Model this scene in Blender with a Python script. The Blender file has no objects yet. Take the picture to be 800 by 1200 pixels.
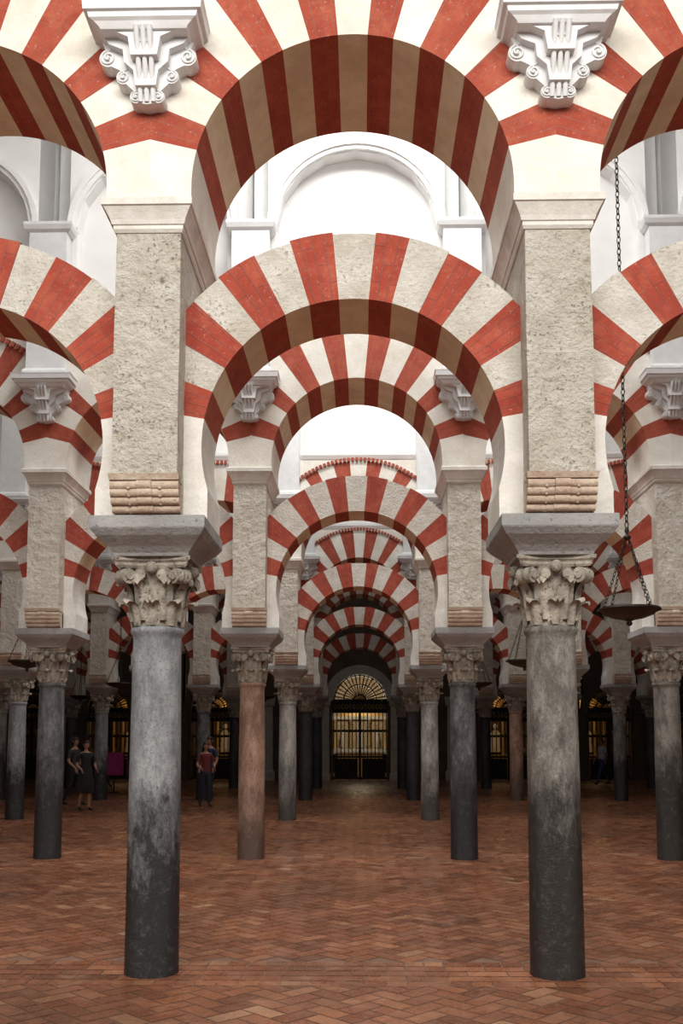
import bpy, math, random
import numpy as np
from mathutils import Vector, Matrix
random.seed(7)
S = bpy.context.scene
COL = S.collection
pi = math.pi
# ------------------------------------------------------------------ materials
def _new(name):
    m = bpy.data.materials.new(name); m.use_nodes = True
    nt = m.node_tree
    return m, nt, nt.nodes, nt.links, nt.nodes['Principled BSDF']

def coords(nt, scale=(1,1,1), rnd=True, uv=False):
    N, L = nt.nodes, nt.links
    tc = N.new('ShaderNodeTexCoord')
    if uv: return tc.outputs['UV']
    if not rnd: return tc.outputs['Object']
    oi = N.new('ShaderNodeObjectInfo')
    mul = N.new('ShaderNodeMath'); mul.operation = 'MULTIPLY'; mul.inputs[1].default_value = 37.0
    L.new(oi.outputs['Random'], mul.inputs[0])
    add = N.new('ShaderNodeVectorMath'); add.operation = 'ADD'
    L.new(tc.outputs['Object'], add.inputs[0]); L.new(mul.outputs[0], add.inputs[1])
    return add.outputs[0]

def noise(nt, vec, scale, detail=6, rough=.6):
    n = nt.nodes.new('ShaderNodeTexNoise'); n.inputs['Scale'].default_value = scale
    n.inputs['Detail'].default_value = detail; n.inputs['Roughness'].default_value = rough
    nt.links.new(vec, n.inputs['Vector']); return n.outputs['Fac']

def ramp(nt, fac, stops):
    r = nt.nodes.new('ShaderNodeValToRGB'); e = r.color_ramp.elements
    while len(e) < len(stops): e.new(.5)
    for i, (p, c) in enumerate(stops):
        e[i].position = p; e[i].color = (c[0], c[1], c[2], 1) if hasattr(c, '__len__') else (c, c, c, 1)
    nt.links.new(fac, r.inputs[0]); return r.outputs[0]

def mix(nt, fac, a, b, mode='MIX'):
    m = nt.nodes.new('ShaderNodeMixRGB'); m.blend_type = mode
    for i, v in zip((0, 1, 2), (fac, a, b)):
        if isinstance(v, bpy.types.NodeSocket): nt.links.new(v, m.inputs[i])
        elif i == 0: m.inputs[0].default_value = v
        else: m.inputs[i].default_value = (*v[:3], 1)
    return m.outputs[0]

def bump(nt, bsdf, h, strength, dist=.02):
    b = nt.nodes.new('ShaderNodeBump'); b.inputs['Strength'].default_value = strength
    b.inputs['Distance'].default_value = dist
    nt.links.new(h, b.inputs['Height']); nt.links.new(b.outputs[0], bsdf.inputs['Normal'])

def stone(name, c1, c2, scale=5, bstr=.5, bdist=.02, rough=.85, spots=None, spot_lo=.62, fine=28, grime=None, gs=1.3, gmax=.75, pits=0):
    m, nt, N, L, B = _new(name)
    v = coords(nt)
    f = noise(nt, v, scale, 8, .65)
    col = ramp(nt, f, [(.3, c1), (.7, c2)])
    g = noise(nt, v, fine, 8, .7)
    if spots:
        sp = ramp(nt, g, [(spot_lo, 0), (spot_lo + .08, 1)])
        col = mix(nt, sp, col, spots)
    if grime:
        q = noise(nt, v, gs, 8, .75)
        col = mix(nt, ramp(nt, q, [(.46, 0), (.68, gmax)]), col, grime)
    hh = mix(nt, .6, ramp(nt, f, [(0, 0), (1, 1)]), ramp(nt, g, [(.25, 1), (.7, 0)]))
    if pits:
        p = noise(nt, v, 34, 4, .6); p2 = noise(nt, v, 3, 4, .6)
        pm = mix(nt, 1, ramp(nt, p, [(.60, 0), (.67, 1)]), ramp(nt, p2, [(.45, .1), (.62, 1)]), 'MULTIPLY')
        col = mix(nt, mix(nt, 1, pm, (pits, pits, pits), 'MULTIPLY'), col, [c1[0]*.55, c1[1]*.48, c1[2]*.40])
        hh = mix(nt, 1, hh, mix(nt, 1, pm, (.5, .5, .5), 'MULTIPLY'), 'SUBTRACT')
    L.new(col, B.inputs['Base Color']); B.inputs['Roughness'].default_value = rough
    bump(nt, B, hh, bstr, bdist)
    return m

def brick_red(name, c1, c2, c3, strength=.6):
    m, nt, N, L, B = _new(name)
    uv = coords(nt, uv=True)
    br = N.new('ShaderNodeTexBrick'); L.new(uv, br.inputs['Vector'])
    br.inputs['Scale'].default_value = 1; br.inputs['Brick Width'].default_value = .27
    br.inputs['Row Height'].default_value = .062; br.inputs['Mortar Size'].default_value = .004
    br.inputs['Mortar Smooth'].default_value = .6
    br.inputs['Color1'].default_value = (*c1, 1); br.inputs['Color2'].default_value = (*c2, 1)
    br.inputs['Mortar'].default_value = (*[a*.65+.05 for a in c1], 1)
    v = coords(nt)
    f = noise(nt, v, 6, 8, .75)
    fade = ramp(nt, f, [(.45, 0), (.75, 1)])
    col = mix(nt, fade, br.outputs['Color'], c3)
    d = noise(nt, v, 2.2, 8, .75)
    col = mix(nt, ramp(nt, d, [(.5, 0), (.7, .5)]), col, [a*.5 for a in c1])
    g = noise(nt, v, 40, 6, .75)
    chip = ramp(nt, g, [(.60, 0), (.68, .6)])
    col = mix(nt, chip, col, (.58, .40, .32))
    L.new(col, B.inputs['Base Color']); B.inputs['Roughness'].default_value = .9
    h = mix(nt, .5, ramp(nt, br.outputs['Fac'], [(0, 1), (1, 0)]), ramp(nt, g, [(.2, 1), (.8, 0)]))
    bump(nt, B, h, strength, .012)
    return m

def plain(name, c, rough=.6, metal=0, var=.25, scale=12):
    m, nt, N, L, B = _new(name)
    v = coords(nt)
    f = noise(nt, v, scale, 5)
    L.new(ramp(nt, f, [(.3, [a*(1-var) for a in c]), (.7, [min(1, a*(1+var)) for a in c])]), B.inputs['Base Color'])
    B.inputs['Roughness'].default_value = rough; B.inputs['Metallic'].default_value = metal
    return m

def shaft(name, up1, up2, low, zlo, zhi, mott=.65):
    m, nt, N, L, B = _new(name)
    v = coords(nt)
    mp = N.new('ShaderNodeMapping'); mp.inputs['Scale'].default_value = (1, 1, .45); L.new(v, mp.inputs[0])
    f = noise(nt, mp.outputs[0], 8, 10, .8)
    up = ramp(nt, f, [(.38, up1), (.60, up2)])
    g = noise(nt, v, 55, 5, .85)
    up = mix(nt, ramp(nt, g, [(.52, 0), (.64, .7)]), up, [c*.35 for c in up1])
    st = noise(nt, mp.outputs[0], 3.0, 10, .85)
    up = mix(nt, ramp(nt, st, [(.47, 0), (.58, mott)]), up, [c*.42 for c in up1])
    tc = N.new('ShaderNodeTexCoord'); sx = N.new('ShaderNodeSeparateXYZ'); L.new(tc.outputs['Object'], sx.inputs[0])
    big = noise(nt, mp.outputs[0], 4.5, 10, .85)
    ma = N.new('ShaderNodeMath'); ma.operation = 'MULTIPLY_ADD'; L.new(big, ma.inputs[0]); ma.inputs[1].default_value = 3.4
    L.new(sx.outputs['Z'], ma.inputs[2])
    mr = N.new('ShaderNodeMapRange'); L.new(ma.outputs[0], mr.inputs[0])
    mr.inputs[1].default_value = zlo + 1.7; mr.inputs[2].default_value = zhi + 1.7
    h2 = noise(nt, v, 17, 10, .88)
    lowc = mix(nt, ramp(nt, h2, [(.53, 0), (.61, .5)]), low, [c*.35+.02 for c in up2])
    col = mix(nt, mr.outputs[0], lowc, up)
    L.new(col, B.inputs['Base Color']); B.inputs['Roughness'].default_value = .42
    bump(nt, B, mix(nt, .5, ramp(nt, h2, [(.3, 0), (.7, 1)]), ramp(nt, g, [(.3, 0), (.7, 1)])), .6, .012)
    return m

M_WHITE = stone('limestone_white', (.62, .575, .50), (.86, .83, .77), 6, .9, .03, spots=(.48, .43, .35), spot_lo=.60, grime=(.56, .49, .40), pits=.45)
M_WHITE_UP = stone('limewash_white', (.70, .67, .60), (.84, .82, .76), 3, .4, .014, spots=(.54, .48, .40), spot_lo=.63, grime=(.60, .54, .44))
M_RED = brick_red('brick_red', (.38, .060, .032), (.31, .043, .025), (.46, .120, .070), .9)
M_RED_UP = brick_red('brick_red_upper', (.36, .064, .033), (.31, .049, .026), (.44, .12, .066), .4)
M_CREAM = stone('soffit_cream', (.76, .61, .40), (.90, .79, .58), 4, .35, .01, spots=(.5, .37, .2), spot_lo=.64, grime=(.60, .45, .28))
M_REDS = brick_red('brick_red_soffit', (.42, .070, .034), (.35, .052, .025), (.48, .115, .052))
M_PIER = stone('rough_limestone', (.68, .62, .52), (.90, .86, .78), 5, 1.0, .08, spots=(.60, .53, .42), spot_lo=.58, fine=9, grime=(.56, .49, .39), gs=1.6, gmax=.6, pits=.42)
M_PLAS = stone('springer_plaster', (.62, .60, .55), (.84, .82, .78), 4, .4, .014, spots=(.45, .42, .36), spot_lo=.64, grime=(.5, .46, .39), pits=.3)
M_IMP = stone('impost_grey_stone', (.26, .262, .265), (.48, .475, .46), 5, .6, .02, spots=(.15, .15, .15), spot_lo=.59, grime=(.17, .165, .16), gs=2.5, pits=.5)
M_CAP = stone('capital_marble', (.23, .205, .17), (.56, .50, .42), 9, .8, .018, spots=(.10, .085, .07), spot_lo=.55, grime=(.13, .11, .09), gs=4)
M_CORB = stone('corbel_stone', (.44, .31, .23), (.70, .60, .48), 6, .7, .02, spots=(.26, .16, .11), spot_lo=.6, pits=.4)
M_BRK = stone('painted_stone_white', (.66, .67, .68), (.78, .79, .80), 5, .25, .008, grime=(.54, .53, .50), gmax=.4)
M_VAULT = plain('vault_plaster', (.78, .78, .77), .8, 0, .06, 2)
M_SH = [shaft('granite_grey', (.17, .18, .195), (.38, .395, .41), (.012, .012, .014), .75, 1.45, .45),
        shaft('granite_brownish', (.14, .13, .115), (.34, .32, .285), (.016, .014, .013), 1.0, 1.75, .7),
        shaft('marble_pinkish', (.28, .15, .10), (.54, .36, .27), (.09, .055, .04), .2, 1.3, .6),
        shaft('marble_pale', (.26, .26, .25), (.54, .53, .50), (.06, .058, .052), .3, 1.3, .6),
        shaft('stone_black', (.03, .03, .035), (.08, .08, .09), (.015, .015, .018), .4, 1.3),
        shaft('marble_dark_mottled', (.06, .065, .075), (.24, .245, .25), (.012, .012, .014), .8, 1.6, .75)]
M_IRON = plain('black_iron', (.02, .018, .016), .45, .7)
M_GOLD = plain('old_gilt', (.55, .37, .14), .4, .5)
M_WOOD = plain('dark_wood', (.06, .035, .02), .6)
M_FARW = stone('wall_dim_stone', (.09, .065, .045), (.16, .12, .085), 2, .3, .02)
M_MARB = stone('portal_marble', (.5, .48, .44), (.68, .66, .6), 4, .2, .01)

# ------------------------------------------------------------------ mesh builder
class MB:
    def __init__(s): s.v = []; s.f = []; s.m = []; s.uv = []; s.sm = []
    def face(s, pts, mat=0, uv=None, smooth=False):
        b = len(s.v); s.v += [tuple(p) for p in pts]; s.f.append(list(range(b, b+len(pts))))
        s.m.append(mat); s.uv += (uv if uv else [(p[0]+p[1], p[2]) for p in pts]); s.sm.append(smooth)
    def grid(s, rows, mat=0, closed=False, smooth=True):
        b = len(s.v); n = len(rows[0])
        for r in rows: s.v += [tuple(p) for p in r]
        for i in range(len(rows)-1):
            for j in range(n if closed else n-1):
                k = (j+1) % n
                q = [b+i*n+j, b+i*n+k, b+(i+1)*n+k, b+(i+1)*n+j]
                s.f.append(q); s.m.append(mat); s.sm.append(smooth)
                s.uv += [(s.v[a][0]+s.v[a][1], s.v[a][2]) for a in q]
    def loft(s, secs, mat=0, cx=0, cy=0, caps=True):
        rows = [[(cx-hx, cy-hy, z), (cx+hx, cy-hy, z), (cx+hx, cy+hy, z), (cx-hx, cy+hy, z)] for z, hx, hy in secs]
        for a, b in zip(rows, rows[1:]):
            for j in range(4):
                k = (j+1) % 4; s.face([a[j], a[k], b[k], b[j]], mat)
        if caps: s.face(rows[0][::-1], mat); s.face(rows[-1], mat)
    def box(s, x0, x1, y0, y1, z0, z1, mat=0):
        s.loft([(z0, (x1-x0)/2, (y1-y0)/2), (z1, (x1-x0)/2, (y1-y0)/2)], mat, (x0+x1)/2, (y0+y1)/2)
    def lathe(s, prof, mat=0, n=32, c=(0, 0, 0), caps=True):
        rows = [[(c[0]+r*math.cos(2*pi*j/n), c[1]+r*math.sin(2*pi*j/n), c[2]+z) for j in range(n)] for r, z in prof]
        s.grid(rows, mat, True)
        if caps: s.face(rows[0][::-1], mat); s.face(rows[-1], mat)
    def rod(s, a, b, r, mat=0, n=8, r2=None):
        a, b = Vector(a), Vector(b); d = (b-a).normalized()
        u = d.orthogonal().normalized(); w = d.cross(u); r2 = r if r2 is None else r2
        R = [[tuple(p + rr*(u*math.cos(2*pi*j/n)+w*math.sin(2*pi*j/n))) for j in range(n)] for p, rr in ((a, r), (b, r2))]
        s.grid(R, mat, True); s.face(R[0][::-1], mat); s.face(R[1], mat)
    def ball(s, c, r, mat=0, n=12, m=8):
        if not hasattr(r, '__len__'): r = (r, r, r)
        rows = []
        for i in range(m+1):
            t = -pi/2 + pi*i/m
            rows.append([(c[0]+r[0]*math.cos(t)*math.cos(2*pi*j/n), c[1]+r[1]*math.cos(t)*math.sin(2*pi*j/n), c[2]+r[2]*math.sin(t)) for j in range(n)])
        s.grid(rows, mat, True)
    def extr(s, poly, y0, y1, mat=0):
        s.face([(x, y0, z) for x, z in poly], mat); s.face([(x, y1, z) for x, z in poly][::-1], mat)
        n = len(poly)
        for i in range(n):
            (x, z), (X, Z) = poly[i], poly[(i+1) % n]
            s.face([(x, y0, z), (x, y1, z), (X, y1, Z), (X, y0, Z)], mat)
    def mesh(s, name, mats, bevel=False):
        me = bpy.data.meshes.new(name); me.from_pydata(s.v, [], s.f)
        for m in mats: me.materials.append(m)
        me.polygons.foreach_set('material_index', s.m); me.polygons.foreach_set('use_smooth', s.sm)
        ul = me.uv_layers.new(name='UVMap'); ul.data.foreach_set('uv', [c for t in s.uv for c in t])
        me.update(); return me

def obj(name, me, loc=(0, 0, 0), rot=0, scale=None):
    o = bpy.data.objects.new(name, me); o.location = loc; o.rotation_euler = (0, 0, rot)
    if scale: o.scale = scale
    COL.objects.link(o); return o

# ------------------------------------------------------------------ arches
def arch(W, r, zc, tv, depth, a0, nv, zb, ztop=None, horseshoe=False, seed=1, mats=(0, 1, 2, 3, 4), wobble=.35, b=None, cx=0, cy=0):
    """mats: white front, red front, cream soffit, red soffit, plain"""
    rnd = random.Random(seed); b = b or MB(); h = W/2; R = r+tv
    y0, y1 = cy-depth/2, cy+depth/2
    def out(t, j=0):
        c = abs(math.cos(t)); rad = min(R+j, h/c if c > 1e-6 else R+j)
        return (rad*math.cos(t), zc+rad*math.sin(t))
    def inn(t): return (r*math.cos(t), zc+r*math.sin(t))
    zo = out(a0)[1]
    lo = -math.acos((h-.392)/r) if horseshoe else 0.0
    k = 6; low = []
    zk = inn(lo)[1]
    low.append(((r*math.cos(lo), zb), (h, zb), zb-zc))
    for i in range(k+1):
        t = lo+(a0-lo)*i/k
        zz = zk + (zo-zk)*(i/k)
        low.append((inn(t), (h, zz), t*r))
    ang = [a0+(pi-2*a0)*i/nv for i in range(nv+1)]
    for i in range(1, nv): ang[i] += math.radians(rnd.uniform(-wobble, wobble)*2.6)
    segs = []
    for a, c in zip(low, low[1:]): segs.append((a, c, mats[4], mats[4]))
    sub = 4
    for i in range(nv):
        red = i % 2 == 0
        j_ = rnd.uniform(-.012, .012) if (ztop is None) else 0
        for j in range(sub):
            t0 = ang[i]+(ang[i+1]-ang[i])*j/sub; t1 = ang[i]+(ang[i+1]-ang[i])*(j+1)/sub
            segs.append(((inn(t0), out(t0, j_), t0*r), (inn(t1), out(t1, j_), t1*r), mats[1] if red else mats[0], mats[3] if red else mats[2]))
    for a, c in zip(low[::-1], low[::-1][1:]):
        fl = lambda p: ((-p[0][0], p[0][1]), (-p[1][0], p[1][1]), pi*r-p[2])
        segs.append((fl(a), fl(c), mats[4], mats[4]))
    for (i0, o0, s0), (i1, o1, s1), mf, ms in segs:
        r0 = math.hypot(o0[0]-i0[0], o0[1]-i0[1]); r1 = math.hypot(o1[0]-i1[0], o1[1]-i1[1])
        P = lambda p, y: (cx+p[0], y, p[1])
        b.face([P(i0, y0), P(o0, y0), P(o1, y0), P(i1, y0)][::-1], mf, [(0, s0), (r0, s0), (r1, s1), (0, s1)][::-1])
        b.face([P(i0, y1), P(o0, y1), P(o1, y1), P(i1, y1)], mf, [(0, s0), (r0, s0), (r1, s1), (0, s1)])
        b.face([P(i0, y0), P(i1, y0), P(i1, y1), P(i0, y1)], ms, [(0, s0), (0, s1), (depth, s1), (depth, s0)])
        if ztop is None:
            b.face([P(o0, y0), P(o0, y1), P(o1, y1), P(o1, y0)], mf, [(0, s0), (depth, s0), (depth, s1), (0, s1)])
        else:
            if abs(o0[0]-o1[0]) > 1e-5:
                for y in (y0, y1):
                    b.face([P(o0, y), (cx+o0[0], y, ztop), (cx+o1[0], y, ztop), P(o1, y)], mats[4])
    if ztop is not None:
        b.face([(cx-h, y0, ztop), (cx+h, y0, ztop), (cx+h, y1, ztop), (cx-h, y1, ztop)], mats[4])
    for sx in (-h, h):
        b.face([(cx+sx, y0, zb), (cx+sx, y1, zb), (cx+sx, y1, ztop or zo), (cx+sx, y0, ztop or zo)], mats[4])
    return b

Z_IMP, Z_COR, Z_PB, Z_PT, Z_SP = 3.13, 3.09, 3.37, 5.10, 5.30
def lower_arch(W, seed):
    r = (W-.69)/2
    return arch(W, r, 3.65, .49, .60, math.radians(10.4), 15, Z_IMP, None, True, seed).mesh('horseshoe_arch', [M_WHITE, M_RED, M_CREAM, M_REDS, M_PLAS])
def upper_arch(W, seed):
    r = (W-.585)/2
    b = arch(W, r, 5.40, .75, 1.10, math.radians(14), 15, Z_SP, 7.35, False, seed)
    R = r+.75
    tmax = math.acos(W/2/R)
    n = 40
    for s in (-1, 1):
        ya, yb = s*.55, s*.60
        for i in range(n):
            t0 = tmax+(pi-2*tmax)*i/n; t1 = tmax+(pi-2*tmax)*(i+.62)/n
            po = [(q*math.cos(t), 5.40+q*math.sin(t)) for q, t in ((R, t0), (R+.07, t0), (R+.07, t1), (R, t1))]
            b.extr(po, min(ya, yb), max(ya, yb), 1)
    return b.mesh('upper_arch', [M_WHITE_UP, M_RED_UP, M_CREAM, M_REDS, M_WHITE_UP])
def upper_wall(W):
    b = arch(W, W/2-.34, 8.77, .12, 1.0, .02, 2, 7.35, 11.2, False, 1, (0, 0, 0, 0, 0), 0)
    b.box(-W/2, W/2, -.28, .28, 7.35, 11.2, 0)
    for s in (-1, 1):
        r = W/2-.34
        for q0, q1, dy in ((r, r+.06, .05), (r+.06, r+.13, .08)):
            for i in range(24):
                t0, t1 = pi*i/24, pi*(i+1)/24
                po = [(q*math.cos(t), 8.77+q*math.sin(t)) for q, t in ((q0, t0), (q1, t0), (q1, t1), (q0, t1))]
                b.extr(po, min(s*.5, s*(.5+dy)), max(s*.5, s*(.5+dy)), 0)
        b.loft([(7.35, W/2-.3, .03), (7.43, W/2-.3, .06), (7.48, W/2-.3, .06)], 0, 0, s*.53)
    return b.mesh('wall_upper', [M_VAULT])

# ------------------------------------------------------------------ column
def column_mesh(shm, seed):
    rnd = random.Random(seed); b = MB()
    b.lathe([(.186, 0), (.188, .012), (.186, .04), (.185, .3), (.183, .6), (.180, 1.4), (.170, 2.3), (.172, 2.34), (.185, 2.355), (.19, 2.375), (.185, 2.395), (.17, 2.40)], 0, 40)
    z0, z1 = 2.40, 2.88
    b.lathe([(.165, z0), (.172, z0+.15), (.19, z0+.3), (.225, z0+.40), (.235, z0+.42)], 1, 32)
    def leaf(a, zb, h, r0, w):
        prof = [(0, 0, .75), (.012, .3, 1), (.02, .6, 1.05), (.035, .84, .9), (.065, .98, .65), (.092, .97, .4), (.1, .86, .15)]
        rows = []
        for dr, t, ww in prof:
            row = []
            for u in (-1, -.6, -.25, 0, .25, .6, 1):
                rr = r0+dr+.018*(1-abs(u))+(-.012 if abs(abs(u)-.6) < .01 else 0)
                aa = a+u*w*ww/r0
                row.append((rr*math.cos(aa), rr*math.sin(aa), zb+h*t-(abs(u)*.02 if t > .7 else 0)))
            rows.append(row)
        b.grid(rows, 1)
    for k in range(8): leaf(2*pi*k/8, z0+.005, .19, .172, .058)
    for k in range(8): leaf(2*pi*(k+.5)/8, z0+.04, .30, .180, .060)
    for k in range(4):
        a = pi/4+k*pi/2; d = Vector((math.cos(a), math.sin(a), 0)); t = Vector((-d.y, d.x, 0))
        for s in (-1, 1):
            c = d*.275+t*.03*s+Vector((0, 0, z0+.345))
            b.rod(c-t*.022, c+t*.022, .055, 1, 14); b.rod(c-t*.034, c+t*.034, .028, 1, 10)
            b.rod(c+Vector((0, 0, .03)), d*.18+t*.07*s+Vector((0, 0, z0+.30)), .026, 1, 8, .014)
        a = k*pi/2; b.ball((.25*math.cos(a), .25*math.sin(a), z0+.40), .045, 1, 10, 6)
        for s in (-1, 1):
            d = Vector((math.cos(a), math.sin(a), 0)); t = Vector((-d.y, d.x, 0))
            c = d*.225+t*.075*s+Vector((0, 0, z0+.35)); b.rod(c-d*.01, c+d*.03, .036, 1, 10)
    n = 10; pts = []
    for k in range(4):
        a = pi/4+k*pi/2
        p = Vector((math.cos(a), math.sin(a)))*.385; q = Vector((math.cos(a+pi/2), math.sin(a+pi/2)))*.385
        mid = (p+q)/2
        for i in range(n):
            u = i/n; c = p.lerp(q, u); pull = .05*(1-(2*u-1)**2); c = c-mid.normalized()*pull; pts.append((c.x, c.y))
    rows = [[(x*f, y*f, z) for x, y in pts] for f, z in ((.86, z0+.405), (.92, z0+.42), (.92, z0+.44), (1, z0+.455), (1, z1))]
    b.grid(rows, 1, True, False); b.face(rows[0][::-1], 1); b.face(rows[-1], 1)
    b.loft([(2.88, .255, .26), (2.90, .262, .27), (2.94, .295, .31), (3.00, .36, .39), (3.04, .39, .425), (3.05, .395, .43), (3.125, .395, .43), (3.13, .39, .425)], 2)
    return b.mesh('marble_column', [shm, M_CAP, M_IMP])

def pier_mesh():
    b = MB()
    b.box(-.225, .225, -.34, .34, 3.13, 3.40, 0)
    rnd = random.Random(4)
    b.loft([(3.36, .222, .53)] + [(3.37+1.73*i/6, .222+rnd.uniform(-.003, .003), .53+rnd.uniform(-.004, .004)) for i in range(7)], 0)
    for s in (-1, 1):
        n = 5
        for i in range(n):
            t = i/(n-1); z = 3.335-.19*t-.02; y = s*(.505-.03*t-.10*t*t)
            b.rod((-.232, y, z), (.232, y, z), .032, 1, 12)
            b.box(-.225, .225, min(s*.3, y), max(s*.3, y), z-.027, z+.027, 1)
            b.rod((-.05, y+s*.012, z), (.05, y+s*.012, z), .033, 1, 12)
        b.loft([(3.345, .235, .03), (3.385, .24, .045)], 1, 0, s*.51)
        for sx in (-.17, .17):
            for i in range(n-1):
                t = (i+.5)/(n-1); b.ball((sx*.62, s*(.53-.03*t-.1*t*t), 3.315-.19*t), .013, 1, 6, 4)
    b.loft([(5.08, .23, .535), (5.10, .24, .55), (5.125, .24, .55), (5.13, .25, .56), (5.16, .258, .57), (5.20, .278, .59), (5.235, .30, .61), (5.24, .31, .622), (5.285, .31, .622), (5.30, .30, .61)], 2)
    return b.mesh('stone_pier', [M_PIER, M_CORB, M_PLAS])

def bracket_mesh():
    b = MB()
    def arcpts(cx, cz, r, a0, a1, n=9):
        return [(cx+r*math.cos(math.radians(a0+(a1-a0)*i/n)), cz+r*math.sin(math.radians(a0+(a1-a0)*i/n))) for i in range(n+1)]
    def lobed(tiers, zt):
        R = [(tiers[0][0]-tiers[0][2]*.35, zt)]
        for hw, z, r in tiers: R += arcpts(hw-r, z, r, 70, -110)
        zb = tiers[-1][1]-tiers[-1][2]
        R += [(0, zb-.008)]
        return R+[(-x, z) for x, z in R[::-1][1:]]
    for s in (-1, 1):
        def E(poly, d0, d1): b.extr(poly, min(s*d0, s*d1), max(s*d0, s*d1), 0)
        b.loft([(6.37, .29, .19), (6.385, .30, .2), (6.41, .33, .215), (6.425, .36, .235), (6.46, .37, .24), (6.465, .395, .26), (6.52, .40, .265), (6.54, .41, .27)], 0, 0, s*.62)
        A = [(.335, 6.27, .062), (.215, 6.13, .05), (.12, 5.985, .044)]
        E(lobed(A, 6.38), .5, .66)
        E([(.29, 6.38), (.255, 6.33), (.16, 6.29), (.15, 6.2), (.085, 6.14), (.07, 6.03), (-.07, 6.03), (-.085, 6.14), (-.15, 6.2), (-.16, 6.29), (-.255, 6.33), (-.29, 6.38)], .65, .72)
        E([(.22, 6.38), (.11, 6.33), (.09, 6.2), (-.09, 6.2), (-.11, 6.33), (-.22, 6.38)], .71, .79)
        for hw, z, r in A:
            for sx in (-1, 1):
                c = sx*(hw-r); pts = []
                for i in range(26):
                    t = i/25; a = math.radians(80-560*t); q = r*(.88-.66*t)
                    pts.append((c+sx*q*math.cos(a), s*(.662+.012*t), z+q*math.sin(a)))
                for p, q in zip(pts, pts[1:]): b.rod(p, q, r*.13, 0, 6)
                b.ball((c, s*.67, z), r*.22, 0, 8, 5)
                b.rod((c-sx*r*.1, s*.662, z+r*.9), (sx*max(.05, abs(c)-.10), s*.67, z+r+.055), r*.14, 0, 6)
        yc = lambda z: .665+.18*max(0, (z-5.94)/.43)**1.2
        zs = [6.375, 6.29, 6.2, 6.11, 6.02, 5.95]
        for x in (-.044, 0, .044):
            for za, zb_ in zip(zs, zs[1:]):
                b.rod((x, s*(yc(za)-.008), za), (x, s*(yc(zb_)-.008), zb_), .019, 0, 8)
        for za, zb_ in zip(zs, zs[1:]):
            y_ = s*(yc(zb_)-.006); b.box(-.062, .062, min(s*.5, y_), max(s*.5, y_), zb_, za, 0)
        b.loft([(6.54, .26, .1), (8.62, .26, .1)], 0, 0, s*.62)
        b.loft([(8.6, .28, .12), (8.64, .32, .15), (8.70, .34, .17), (8.74, .34, .17)], 0, 0, s*.60)
        b.loft([(6.54, .30, .14), (6.62, .30, .14), (6.66, .27, .11)], 0, 0, s*.62)
    return b.mesh('scroll_bracket', [M_BRK])

# ------------------------------------------------------------------ arcade layout
ROWS = [6.93, 13.55, 20.15, 26.75, 33.35]
NB = [3, 3, 4, 5, 5]
def xs_for(row):
    c = 2.80 if row == 0 else 2.91
    n = NB[row]
    pos = [c/2+2.80*i for i in range(n+1)]
    return [-p for p in pos[::-1]] + pos
LOW = {}; UP = {}; UW = {}
PIER = pier_mesh(); BRK = bracket_mesh()
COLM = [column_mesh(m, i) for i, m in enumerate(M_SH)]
colsel = {(0, -1): 0, (0, 1): 1, (1, -1): 2, (1, 1): 5, (1, -2): 5, (1, 2): 1, (2, -1): 3, (2, 1): 3, (3, -1): 4, (3, 1): 4}
for ri, y in enumerate(ROWS):
    xs = xs_for(ri); n = len(xs)
    for i, x in enumerate(xs):
        k = i-n//2; k = k+1 if k >= 0 else k
        ci = colsel.get((ri, k), random.choice([0, 1, 2, 3]) if ri < 2 else random.choice([0, 1, 4, 2, 5]))
        if ri == 4: ci = 4
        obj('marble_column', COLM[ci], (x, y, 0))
        obj('stone_pier', PIER, (x, y, 0)); obj('scroll_bracket', BRK, (x, y, 0))
    for i in range(n-1):
        W = round(xs[i+1]-xs[i], 3); key = (W, (ri+i) % 3)
        if key not in LOW: LOW[key] = lower_arch(W, key[1]+5); UP[key] = upper_arch(W, key[1]+11)
        if W not in UW: UW[W] = upper_wall(W)
        cx = (xs[i]+xs[i+1])/2
        obj('horseshoe_arch', LOW[key], (cx, y, 0)); obj('upper_arch', UP[key], (cx, y, 0)); obj('wall_upper', UW[W], (cx, y, 0))

# vaults
def vault(y0, y1):
    b = MB(); rows = []; c = (y0+y1)/2; h = (y1-y0)/2
    for i in range(17):
        t = pi*i/16; rows.append([(x, c-h*math.cos(t), 10.6+1.5*math.sin(t)) for x in (-17, -8, 0, 8, 17)])
    b.grid(rows, 0); 
    for s, yy in ((1, y0), (-1, y1)):
        b.box(-17, 17, min(yy, yy+s*.18), max(yy, yy+s*.18), 10.45, 10.62, 0)
    for k in range(-6, 7):
        x = k*2.8+1.4
        rr = []
        for i in range(17):
            t = pi*i/16; rr.append([(x-.2, c-(h-.1)*math.cos(t), 10.6+1.4*math.sin(t)), (x+.2, c-(h-.1)*math.cos(t), 10.6+1.4*math.sin(t))])
        b.grid(rr, 0)
    return obj('ceiling_vault', b.mesh('ceiling_vault', [M_VAULT]))
for a, c in zip(ROWS, ROWS[1:]+[40.3]): vault(a+.5, c-.5)

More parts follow.
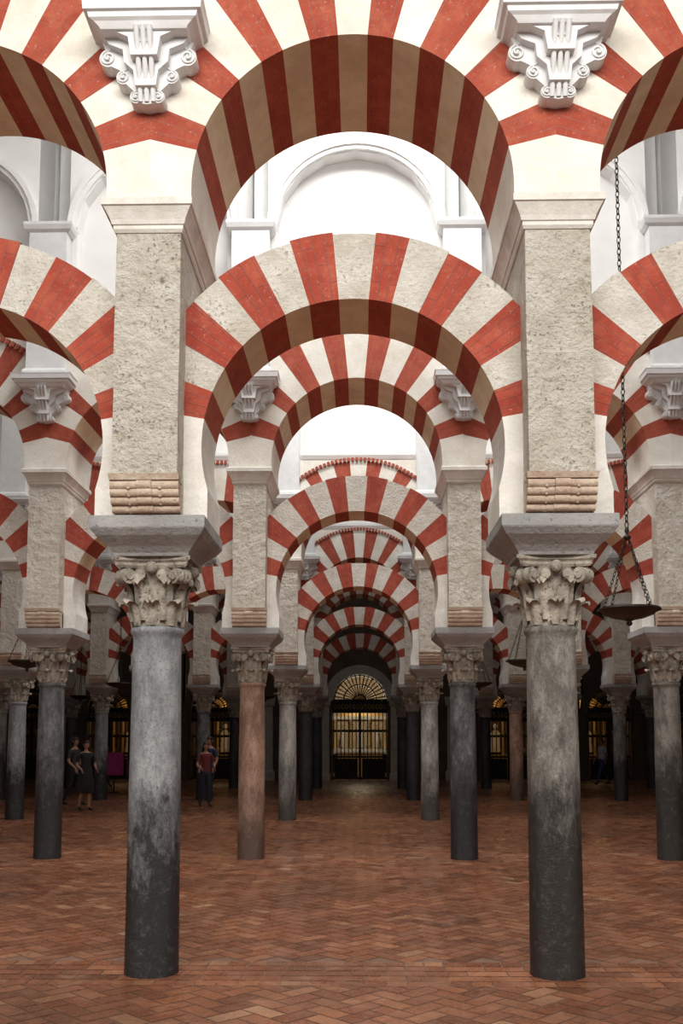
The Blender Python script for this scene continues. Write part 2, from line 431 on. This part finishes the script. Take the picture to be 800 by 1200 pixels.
# ------------------------------------------------------------------ floor
def floor_mats():
    m, nt, N, L, B = _new('terracotta_brick')
    at = N.new('ShaderNodeAttribute'); at.attribute_name = 'tone'
    v = coords(nt, rnd=False)
    f = noise(nt, v, .8, 8, .65); g = noise(nt, v, 30, 6, .7); w2 = noise(nt, v, 4, 8, .7)
    base = ramp(nt, at.outputs['Fac'], [(0, (.13, .045, .023)), (.25, (.21, .070, .033)), (.6, (.275, .098, .046)), (.85, (.34, .14, .07)), (1, (.42, .235, .135))])
    base = mix(nt, ramp(nt, f, [(.40, .5), (.60, 0)]), base, (.10, .048, .029))
    base = mix(nt, ramp(nt, w2, [(.5, 0), (.72, .45)]), base, (.38, .20, .12))
    base = mix(nt, ramp(nt, g, [(.52, 0), (.75, .4)]), base, (.40, .24, .16))
    L.new(base, B.inputs['Base Color'])
    L.new(ramp(nt, w2, [(.35, .16), (.65, .42)]), B.inputs['Roughness'])
    B.inputs['Specular IOR Level'].default_value = .6
    bump(nt, B, g, .22, .003)
    return m
M_BRICK = floor_mats()
M_MORT = stone('floor_mortar', (.12, .06, .038), (.20, .11, .07), 3, .2, .01)
b = MB(); b.face([(-20, -8, 0), (20, -8, 0), (20, 46, 0), (-20, 46, 0)], 0)
fm_v = []; tones = []
w = .135; g = .006
c45, s45 = math.cos(pi/4), math.sin(pi/4)
rng = np.random.RandomState(3)
def addq(q, z): 
    fm_v.extend([(p[0], p[1], z) for p in q]); tones.append(rng.beta(1.8, 1.9))
R_ = 330
BANDS = [(y-.36, y+.36) for y in ROWS]
for i in range(-R_, R_):
    for j in range(-R_, R_):
        k = (i-j) % 4
        if k not in (0, 3): continue
        X, Y = i*w, j*w
        cx, cy = X*c45-Y*s45, X*s45+Y*c45
        if cy < -2 or cy > 40.4 or abs(cx) > 4+cy*.42: continue
        if any(a+.1 < cy < c-.1 for a, c in BANDS): continue
        dx, dy = (2*w, w) if k == 0 else (w, 2*w)
        q = [(X+g, Y+g), (X+dx-g, Y+g), (X+dx-g, Y+dy-g), (X+g, Y+dy-g)]
        addq([(x*c45-y*s45, x*s45+y*c45) for x, y in q], .003)
for a, c in BANDS:
    xx = 4+c*.42
    nrow = 5; hrow = (c-a)/nrow
    for r_ in range(nrow):
        x = -xx + (r_ % 2)*.14
        while x < xx:
            L_ = .28 if r_ not in (0, 4) else .14
            addq([(x+g, a+r_*hrow+g), (x+L_-g, a+r_*hrow+g), (x+L_-g, a+(r_+1)*hrow-g), (x+g, a+(r_+1)*hrow-g)], .0045); x += L_
fm = bpy.data.meshes.new('floor')
nq = len(tones); base = len(b.v)
allv = b.v+fm_v; allf = b.f+[[base+4*i, base+4*i+1, base+4*i+2, base+4*i+3] for i in range(nq)]
fm.from_pydata(allv, [], allf); fm.materials.append(M_MORT); fm.materials.append(M_BRICK)
fm.polygons.foreach_set('material_index', [0]+[1]*nq)
at = fm.attributes.new('tone', 'FLOAT', 'FACE'); at.data.foreach_set('value', [0.0]+[float(t) for t in tones])
fm.update(); obj('floor', fm)

# ------------------------------------------------------------------ far wall, chapels
YW = 40.3
wb = MB()
OPEN = [(0, 1.13, 3.25, 3.4), (-6.1, .85, 2.9, 2.4), (6.1, .85, 2.9, 2.4), (-10.4, .85, 2.9, 2.4), (10.2, .85, 2.9, 2.4), (-13.6, .85, 2.9, 2.2), (13.6, .85, 2.9, 2.2)]
for x, r, zc, W in OPEN:
    arch(W, r, zc, .2, .5, .02, 2, 0, 12, False, 1, (0, 0, 0, 0, 0), 0, wb, x, YW+.25)
ed = sorted([(x-W/2, x+W/2) for x, r, z, W in OPEN]); cur = -18
for a, c in ed:
    if a > cur: wb.box(cur, a, YW, YW+.5, 0, 12, 0)
    cur = c
wb.box(cur, 18, YW, YW+.5, 0, 12, 0)
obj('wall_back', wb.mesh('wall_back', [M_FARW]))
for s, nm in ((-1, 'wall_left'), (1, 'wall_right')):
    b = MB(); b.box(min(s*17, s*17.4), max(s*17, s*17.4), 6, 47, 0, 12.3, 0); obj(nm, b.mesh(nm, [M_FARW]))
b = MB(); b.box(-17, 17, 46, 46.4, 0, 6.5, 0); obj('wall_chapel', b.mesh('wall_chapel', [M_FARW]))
b = MB(); b.box(-17, 17, YW+.5, 46, 6.3, 6.5, 0); obj('ceiling_chapel', b.mesh('ceiling_chapel', [M_FARW]))
def portal(x, r, zc, mat, name):
    b = MB()
    for s in (-1, 1):
        c = s*(r+.28)
        b.loft([(0, .2, .12), (.25, .2, .12), (.3, .16, .09), (zc-.25, .15, .09), (zc-.2, .2, .12), (zc, .22, .14)], 0, c, YW-.1)
    for i in range(28):
        t0, t1 = pi*i/28, pi*(i+1)/28
        for q0, q1, d in ((r-.02, r+.12, .12), (r+.12, r+.34, .08)):
            b.extr([(x*0+q*math.cos(t), zc+q*math.sin(t)) for q, t in ((q0, t0), (q1, t0), (q1, t1), (q0, t1))], YW-d, YW+.02, 0)
    return obj(name, b.mesh(name, [mat]), (x, 0, 0))
portal(0, 1.13, 3.25, M_MARB, 'trim_portal')
for x in (-6.1, 6.1, -10.4, 10.2): portal(x, .85, 2.9, M_FARW, 'trim_chapel')
b = MB(); b.loft([(0, .26, .13), (.35, .26, .13), (.42, .19, .09), (3.0, .17, .085), (3.05, .24, .12), (3.3, .27, .14), (3.4, .29, .15)], 0, 0, YW-.12)
PM = b.mesh('wall_pilaster', [M_MARB])
for x in (-7.75, -3.75, 3.75, 8.1, -12.1, 11.9): obj('wall_pilaster', PM, (x, 0, 0))
def gate(x, r, zc, name, mat2, fanm=0):
    b = MB(); y = YW+.2; n = int(2*r/.16)
    for i in range(n+1):
        px = -r+.03+(2*r-.06)*i/n
        b.rod((px, y, 0.02), (px, y, zc), .02, 0, 6)
        b.ball((px, y, zc*.62), .035, 1, 6, 4)
    b.box(-.05, .05, y-.03, y+.03, 0, zc, 0)
    for z, t in ((.08, .05), (.95, .04), (zc*.62, .05), (zc-.45, .05), (zc-.02, .09)): b.box(-r, r, y-.025, y+.025, z-t, z+t, 0)
    b.box(-r, r, y-.01, y+.01, zc-.4, zc-.08, 0)
    for i in range(19):
        t = pi*i/18; b.rod((.25*math.cos(t), y, zc+.25*math.sin(t)), ((r-.02)*math.cos(t), y, zc+(r-.02)*math.sin(t)), .024, fanm if i % 2 else 0, 6)
        b.ball((r*.8*math.cos(t), y, zc+r*.8*math.sin(t)), .04, 1, 6, 4)
    for q in (.25, r*.6, r*.93, r-.02):
        pts = [(q*math.cos(pi*i/24), y, zc+q*math.sin(pi*i/24)) for i in range(25)]
        for p, p2 in zip(pts, pts[1:]): b.rod(p, p2, .028, 0, 6)
    b.extr([(.25*math.cos(pi*i/12), zc+.25*math.sin(pi*i/12)) for i in range(13)], y-.02, y+.02, 1)
    for sx in (-1, 1):
        for q0, cxx, czz in ((.14, .3, 2.2), (.1, .62, 2.15), (.1, .3, 1.35), (.1, .72, 1.35)):
            pts = [(sx*(cxx*r+q0*(1-i/26)*math.cos(i*.45)), y-.02, czz*zc/3.25+q0*(1-i/26)*math.sin(i*.45)) for i in range(22)]
            for p, p2 in zip(pts, pts[1:]): b.rod(p, p2, .012, 1, 5)
    for i in range(n):
        px = -r+.03+(2*r-.06)*(i+.5)/n
        for k in range(8):
            t0, t1 = 2*pi*k/8, 2*pi*(k+1)/8
            b.rod((px+.05*math.cos(t0), y-.02, zc-.24+.1*math.sin(t0)), (px+.05*math.cos(t1), y-.02, zc-.24+.1*math.sin(t1)), .014, 1, 5)
    for sx in (-r*.5, r*.5):
        b.box(sx-r*.42, sx+r*.42, y-.012, y+.012, .12, .88, 0)
    return obj(name, b.mesh(name, [M_IRON, mat2]), (x, 0, 0))
gate(0, 1.13, 3.25, 'iron_gate', M_GOLD, 1)
for x, r, zc, W in OPEN[1:]: gate(x, r, zc, 'chapel_grille', M_GOLD)
b = MB()
b.box(-1.3, 1.3, 44.0, 44.9, 0.0, .15, 0); b.box(-1.0, 1.0, 44.1, 44.8, .15, 1.05, 0); b.loft([(1.05, 1.1, .4), (1.12, 1.12, .42)], 1, 0, 44.45)
b.box(-1.25, 1.25, 44.85, 45.1, 1.0, 1.25, 1)
b.box(-1.25, 1.25, 45.1, 45.2, 1.0, 4.6, 3)
for px in (-1.15, -.42, .42, 1.15): b.lathe([(.09, 1.25), (.06, 1.32), (.055, 2.4), (.08, 2.5), (.1, 2.58)], 0, 12, (px, 44.9, 0))
for px, hh in ((-.78, 0), (0, .25), (.78, 0)):
    b.ball((px, 44.95, 1.95+hh), (.08, .07, .1), 1); b.lathe([(.16, 1.3), (.12, 1.5+hh*.5), (.14, 1.75+hh), (.04, 1.9+hh)], 1, 12, (px, 44.95, 0))
b.box(-1.25, 1.25, 44.85, 45.15, 2.58, 2.72, 1)
b.extr([(-1.2, 2.72), (1.2, 2.72), (.6, 3.0), (.3, 3.6), (0, 3.75), (-.3, 3.6), (-.6, 3.0)], 44.9, 45.1, 0)
for sx in (-.75, .75):
    b.lathe([(.05, 1.12), (.02, 1.16), (.018, 1.5), (.04, 1.53), (.02, 1.56), (.018, 1.75), (.004, 1.8)], 1, 10, (sx, 44.3, 0))
obj('altar', b.mesh('altar', [M_GOLD, M_MARB, M_WOOD, plain('altar_plaster', (.5, .4, .28), .8)]))
for x in (-6.1, 6.1, -10.4, 10.2):
    b = MB()
    b.box(-.7, .7, 43.6, 44.2, 0, 1.0, 0)
    for px in (-.8, -.35, .35, .8): b.lathe([(.1, 1.0), (.07, 1.15), (.06, 2.6), (.1, 2.75)], 0, 12, (px, 44.4, 0))
    b.box(-1, 1, 44.3, 44.6, 2.75, 2.95, 0); b.extr([(-1, 2.95), (1, 2.95), (.5, 3.4), (0, 3.7), (-.5, 3.4)], 44.35, 44.55, 0)
    b.box(-.9, .9, 44.5, 44.6, 1.0, 2.8, 1); b.ball((0, 44.4, 2.25), (.1, .09, .13), 2); b.lathe([(.26, 1.1), (.2, 1.6), (.22, 1.95), (.06, 2.1)], 2, 12, (0, 44.4, 0))
    obj('chapel_altarpiece', b.mesh('chapel_altarpiece', [M_GOLD, M_WOOD, M_MARB]), (x, 0, 0))

# ------------------------------------------------------------------ hanging lamps
def lamp_mesh():
    b = MB()
    prof = [(.0, -.17), (.02, -.165), (.035, -.14), (.02, -.12), (.06, -.105), (.16, -.085), (.25, -.05), (.295, -.01), (.315, .0), (.32, .015), (.305, .022), (.29, .005), (.2, -.04), (.0, -.07)]
    b.lathe(prof, 0, 40, caps=False)
    b.lathe([(.312, -.012), (.327, -.005), (.327, .005), (.312, .012)], 0, 40, caps=False)
    b.lathe([(.07, -.06), (.075, -.0), (.08, .03), (.07, .03), (.06, -.05)], 1, 16, caps=False)
    def link(c, d, flip, l=.055, rw=.014, th=.0042):
        d = d.normalized(); u = d.orthogonal().normalized(); w_ = d.cross(u)
        if flip: u, w_ = w_, -u
        n = 8; ring = [c+d*(l/2*1.05*math.cos(2*pi*i/n))+u*(rw*math.sin(2*pi*i/n)) for i in range(n)]
        rows = []
        for i in range(n+1):
            p = ring[i % n]; o = (p-c).normalized()
            rows.append([tuple(p+th*(o*math.cos(2*pi*k/4)+w_*math.sin(2*pi*k/4))) for k in range(4)])
        b.grid(rows, 0, True)
    def chain(a, e, l=.05, rw=.014, th=.0045):
        a, e = Vector(a), Vector(e); L_ = (e-a).length; n = int(L_/l*1.15)
        for i in range(n): link(a.lerp(e, (i+.5)/n), e-a, i % 2 == 0, l*1.1, rw, th)
    for k in range(4):
        t = 2*pi*k/4+.4
        chain((.31*math.cos(t), .31*math.sin(t), .02), (.02*math.cos(t), .02*math.sin(t), .76))
        b.ball((.315*math.cos(t), .315*math.sin(t), .02), .014, 0, 8, 5)
    b.lathe([(.002, .74), (.03, .75), (.045, .775), (.03, .79), (.012, .81), (.025, .84), (.02, .87), (.003, .89)], 0, 14, caps=False)
    chain((0, 0, .88), (0, 0, 8.9), .075, .02, .007)
    b.lathe([(.06, 8.88), (.05, 8.95), (.01, 9.05)], 0, 12)
    b.box(-.03, .03, -.03, .03, 8.95, 9.15, 0)
    return b.mesh('hanging_oil_lamp', [M_LAMP, M_GOLD])
M_LAMP = plain('dark_bronze', (.035, .03, .022), .45, .6)
LM = lamp_mesh()
for x, y in ((2.87, 10.25), (-5.75, 16.85), (2.87, 16.85), (5.75, 16.85), (-5.75, 23.4), (2.87, 23.4), (-2.87, 30.0), (5.75, 30.0), (-8.6, 30.0), (8.6, 23.4)):
    obj('hanging_oil_lamp', LM, (x, y, 2.97))

# ------------------------------------------------------------------ people
def person(name, loc, rot, H, top, bottom, hair, long_hair=False, dress=False, stride=.0, armbend=.0, sleeve='short'):
    V = []; E = []; Rr = []
    def add(p, r, par=None):
        V.append(p); Rr.append(r)
        if par is not None: E.append((par, len(V)-1))
        return len(V)-1
    pel = add((0, 0, .98), (.155, .11)); wa = add((0, 0, 1.12), (.13, .095), pel); ch = add((0, .0, 1.30), (.165, .11), wa)
    up = add((0, .01, 1.42), (.13, .085), ch); nk = add((0, .005, 1.50), (.052, .055), up); add((0, -.005, 1.58), (.05, .055), nk)
    for s in (-1, 1):
        sh = add((s*.185, .01, 1.41), (.058, .058), up)
        el = add((s*.25, .03-.05*armbend, 1.13), (.042, .042), sh)
        wr = add((s*(.25-.08*armbend), -.05-.2*armbend+s*stride*.15, .89+.2*armbend), (.028, .03), el)
        dirv = Vector((0, -.35*armbend-.1, -1+.9*armbend)).normalized()
        pw = Vector(V[wr])+dirv*.085; pa = add(tuple(pw), (.034, .018), wr)
        for i, (off, ln) in enumerate(((-.028, .07), (-.010, .08), (.010, .075), (.027, .06))):
            f1 = pw+Vector((0, off, 0))+dirv*ln*.55; f2 = f1+dirv*ln*.5+Vector((-s*.012, 0, 0))
            a = add(tuple(f1), (.009, .009), pa); add(tuple(f2), (.007, .007), a)
        t1 = Vector(V[wr])+dirv*.05+Vector((-s*.01, -.045, 0)); a = add(tuple(t1), (.010, .010), wr); add(tuple(t1+dirv*.035), (.008, .008), a)
        hp = add((s*.09, 0, .90), (.095, .10), pel)
        kn = add((s*.095, -.02-s*stride*.22, .50), (.062, .066), hp)
        an = add((s*.095, .03-s*stride*.42+(.08 if s*stride < 0 else 0), .09), (.038, .042), kn)
        hl = add((s*.10, V[an][1]-.03, .05), (.04, .038), an)
        add((s*.115, V[an][1]-.17, .03), (.036, .024), hl)
    me = bpy.data.meshes.new('sk'); me.from_pydata(V, E, []); o = bpy.data.objects.new('sk', me); COL.objects.link(o)
    sk = o.modifiers.new('s', 'SKIN')
    sv = me.skin_vertices[0].data if me.skin_vertices else None
    if sv is None:
        bpy.context.view_layer.objects.active = o
        bpy.ops.mesh.customdata_skin_add() ; sv = me.skin_vertices[0].data
    for i, r in enumerate(Rr): sv[i].radius = r; sv[i].use_root = (i == 0)
    sb = o.modifiers.new('u', 'SUBSURF'); sb.levels = 1; sb.render_levels = 1
    dg = bpy.context.evaluated_depsgraph_get(); ev = o.evaluated_get(dg).to_mesh()
    b = MB(); b.v = [tuple(v.co) for v in ev.vertices]
    for p in ev.polygons:
        b.f.append(list(p.vertices)); c = p.center; b.sm.append(True)
        arm = abs(c.x) > .2
        if c.z < .085 and not arm: k = 3
        elif arm: k = 1 if c.z > (1.22 if sleeve == 'short' else .93) else 0
        elif c.z > 1.455: k = 0
        elif c.z > .98: k = 1
        else: k = 0 if dress and c.z < .5 else 2
        b.m.append(k); b.uv += [(0, 0)]*len(p.vertices)
    bpy.data.objects.remove(o)
    if dress:
        n = 24; rows = []
        for z, rx, ry in ((1.14, .145, .112), (.98, .185, .14), (.75, .22, .17), (.45, .25, .2), (.44, .24, .19)):
            rows.append([((rx+.012*math.sin(6*2*pi*j/n)*(1.14-z))*math.cos(2*pi*j/n), (ry+.012*math.sin(6*2*pi*j/n)*(1.14-z))*math.sin(2*pi*j/n), z) for j in range(n)])
        b.grid(rows, 2, True)
    hz = 1.655; n, m = 20, 16; rows = []
    for i in range(m+1):
        t = -pi/2+pi*i/m; row = []
        for j in range(n):
            a = 2*pi*j/n; x = math.cos(t)*math.cos(a)*.076; yv = math.cos(t)*math.sin(a)*.095; z = math.sin(t)*.118
            if z < 0: x *= 1+z*2.4; yv = yv*(1+z*1.2)-.012*(-z/.118)
            row.append((x, yv, hz+z))
        rows.append(row)
    b.grid(rows, 0, True)
    b.ball((0, -.098, hz-.012), (.012, .018, .022), 0, 8, 6)
    b.ball((0, -.088, hz-.056), (.024, .01, .007), 4, 8, 4)
    for s in (-1, 1):
        b.ball((s*.03, -.084, hz+.008), (.013, .009, .007), 3, 8, 4); b.ball((s*.077, .005, hz-.005), (.01, .02, .03), 0, 8, 6)
    rows = []
    for i in range(9):
        t = pi/2*(i/8); row = []
        for j in range(n):
            a = 2*pi*j/n; front = math.sin(a) < -.35
            z0 = hz+.045 if front else (hz-.06)
            zz = z0+(hz+.128-z0)*math.sin(t); k2 = math.cos(t)**.6 if t < pi/2-.01 else 0
            row.append((.085*k2*math.cos(a), .104*k2*math.sin(a)+.004, zz))
        rows.append(row)
    b.grid(rows, 5, True)
    if long_hair:
        b.grid([[(.08*f*math.cos(a), .05+.055*f*math.sin(a), z) for a in [pi*j/10*1.0 for j in range(11)]] for z, f in ((hz+.02, 1), (hz-.08, 1.05), (hz-.18, 1.1), (hz-.27, .8), (hz-.3, .3))], 5)
    else: b.ball((0, .06, hz-.02), (.07, .05, .08), 5)
    me = b.mesh(name, [M_SKIN, top, bottom, M_SHOE, M_LIP, hair])
    s = H/1.78
    return obj(name, me, loc, rot, (s, s, s))
M_SKIN = plain('skin', (.40, .22, .14), .55, 0, .08); M_SHOE = plain('shoe_leather', (.03, .025, .02), .5); M_LIP = plain('lip', (.30, .1, .08))
M_HAIR = plain('dark_hair', (.025, .015, .01), .5); M_HAIR2 = plain('brown_hair', (.09, .05, .025), .5)
cloth = lambda n, c: plain(n, c, .9, 0, .15, 20)
BT, BS = cloth('black_top', (.02, .02, .025)), cloth('black_skirt', (.02, .018, .02))
DT = cloth('dark_trousers', (.02, .02, .025))
person('woman', (-6.35, 22.8, 0), .7, 1.62, BT, BS, M_HAIR, True, True, .1, .7)
person('man', (-7.2, 24.8, 0), 1.2, 1.70, cloth('charcoal_shirt', (.04, .04, .045)), DT, M_HAIR, False, False, .4, .4)
person('woman', (-3.78, 24.2, 0), .5, 1.58, cloth('red_top', (.16, .03, .03)), cloth('dark_shorts', (.03, .03, .05)), M_HAIR, True, False, .15, .8)
person('man', (-3.95, 26.0, 0), -.6, 1.72, cloth('navy_shirt', (.03, .04, .08)), DT, M_HAIR, False, False, .2, .3)
person('man', (9.0, 36.8, 0), -1.2, 1.70, cloth('pale_blue_shirt', (.6, .7, .88)), cloth('navy_trousers', (.06, .09, .28)), M_HAIR2, False, False, .7, .2)
person('woman', (10.6, 35.5, 0), -.9, 1.62, BT, DT, M_HAIR2, True, False, .4, .3)
person('man', (-9.0, 34.5, 0), .9, 1.72, cloth('grey_shirt', (.12, .12, .14)), cloth('dark_jeans', (.03, .04, .07)), M_HAIR, False, False, .5, .1)
b = MB(); b.box(-.28, .28, -.02, .02, .55, 1.25, 0); b.rod((0, 0, .03), (0, 0, .6), .025, 1); b.lathe([(.2, 0), (.2, .02), (.03, .04)], 1, 20)
obj('information_sign', b.mesh('information_sign', [plain('magenta_panel', (.40, .03, .20)), M_IRON]), (-7.55, 30.2, 0))

# ------------------------------------------------------------------ lights
def area(name, loc, sx, sy, power, col=(1, 1, 1), rot=(0, 0, 0), spread=pi):
    l = bpy.data.lights.new(name, 'AREA'); l.shape = 'RECTANGLE'; l.size = sx; l.size_y = sy; l.energy = power; l.color = col
    l.spread = spread
    o = bpy.data.objects.new(name, l); o.location = loc; o.rotation_euler = rot; COL.objects.link(o)
PC = [480, 460, 210, 34, 12]; PWD = [230, 250, 130, 45, 40]
for i, (a, c) in enumerate(zip(ROWS, ROWS[1:]+[40.3])):
    area('front_fill_lamp', (0, (a+c)/2, 11.6), 4, 1.6, PC[i], (1, .985, .96))
    area('front_fill_lamp', (0, (a+c)/2, 11.55), 28, 1.2, PWD[i], (1, .985, .96))
# unseen fill lamp added high behind the viewpoint to brighten the front arcade
area('front_fill_lamp', (0, -4.0, 9.5), 14, 4, 1250, (1, .955, .89), (math.radians(62), 0, 0), math.radians(130))
def pt(loc, p, col=(1, .62, .28), r=.3):
    l = bpy.data.lights.new('chapel_lamp', 'POINT'); l.energy = p; l.color = col; l.shadow_soft_size = r
    o = bpy.data.objects.new('chapel_lamp', l); o.location = loc; COL.objects.link(o)
pt((0, 42.6, 3.4), 110, (1, .83, .6))
for x in (-6.1, 6.1, -10.4, 10.2): pt((x, 42.4, 3.2), 40)

w_ = bpy.data.worlds.new('World'); S.world = w_; w_.use_nodes = True
bg = w_.node_tree.nodes['Background']; bg.inputs[0].default_value = (1, .96, .90, 1); bg.inputs[1].default_value = .28

# ------------------------------------------------------------------ camera
cam = bpy.data.cameras.new('camera'); co = bpy.data.objects.new('camera', cam); COL.objects.link(co)
cam.sensor_fit = 'AUTO'; cam.sensor_width = 36; cam.lens = 1146/1200*36
cam.shift_y = 158/1200; cam.clip_end = 200
co.location = (.055, 0, 1.60)
co.rotation_euler = (math.radians(90+5.5), 0, math.radians(1.15))
S.camera = co
S.view_settings.view_transform = 'Standard'; S.view_settings.look = 'None'; S.view_settings.exposure = 0
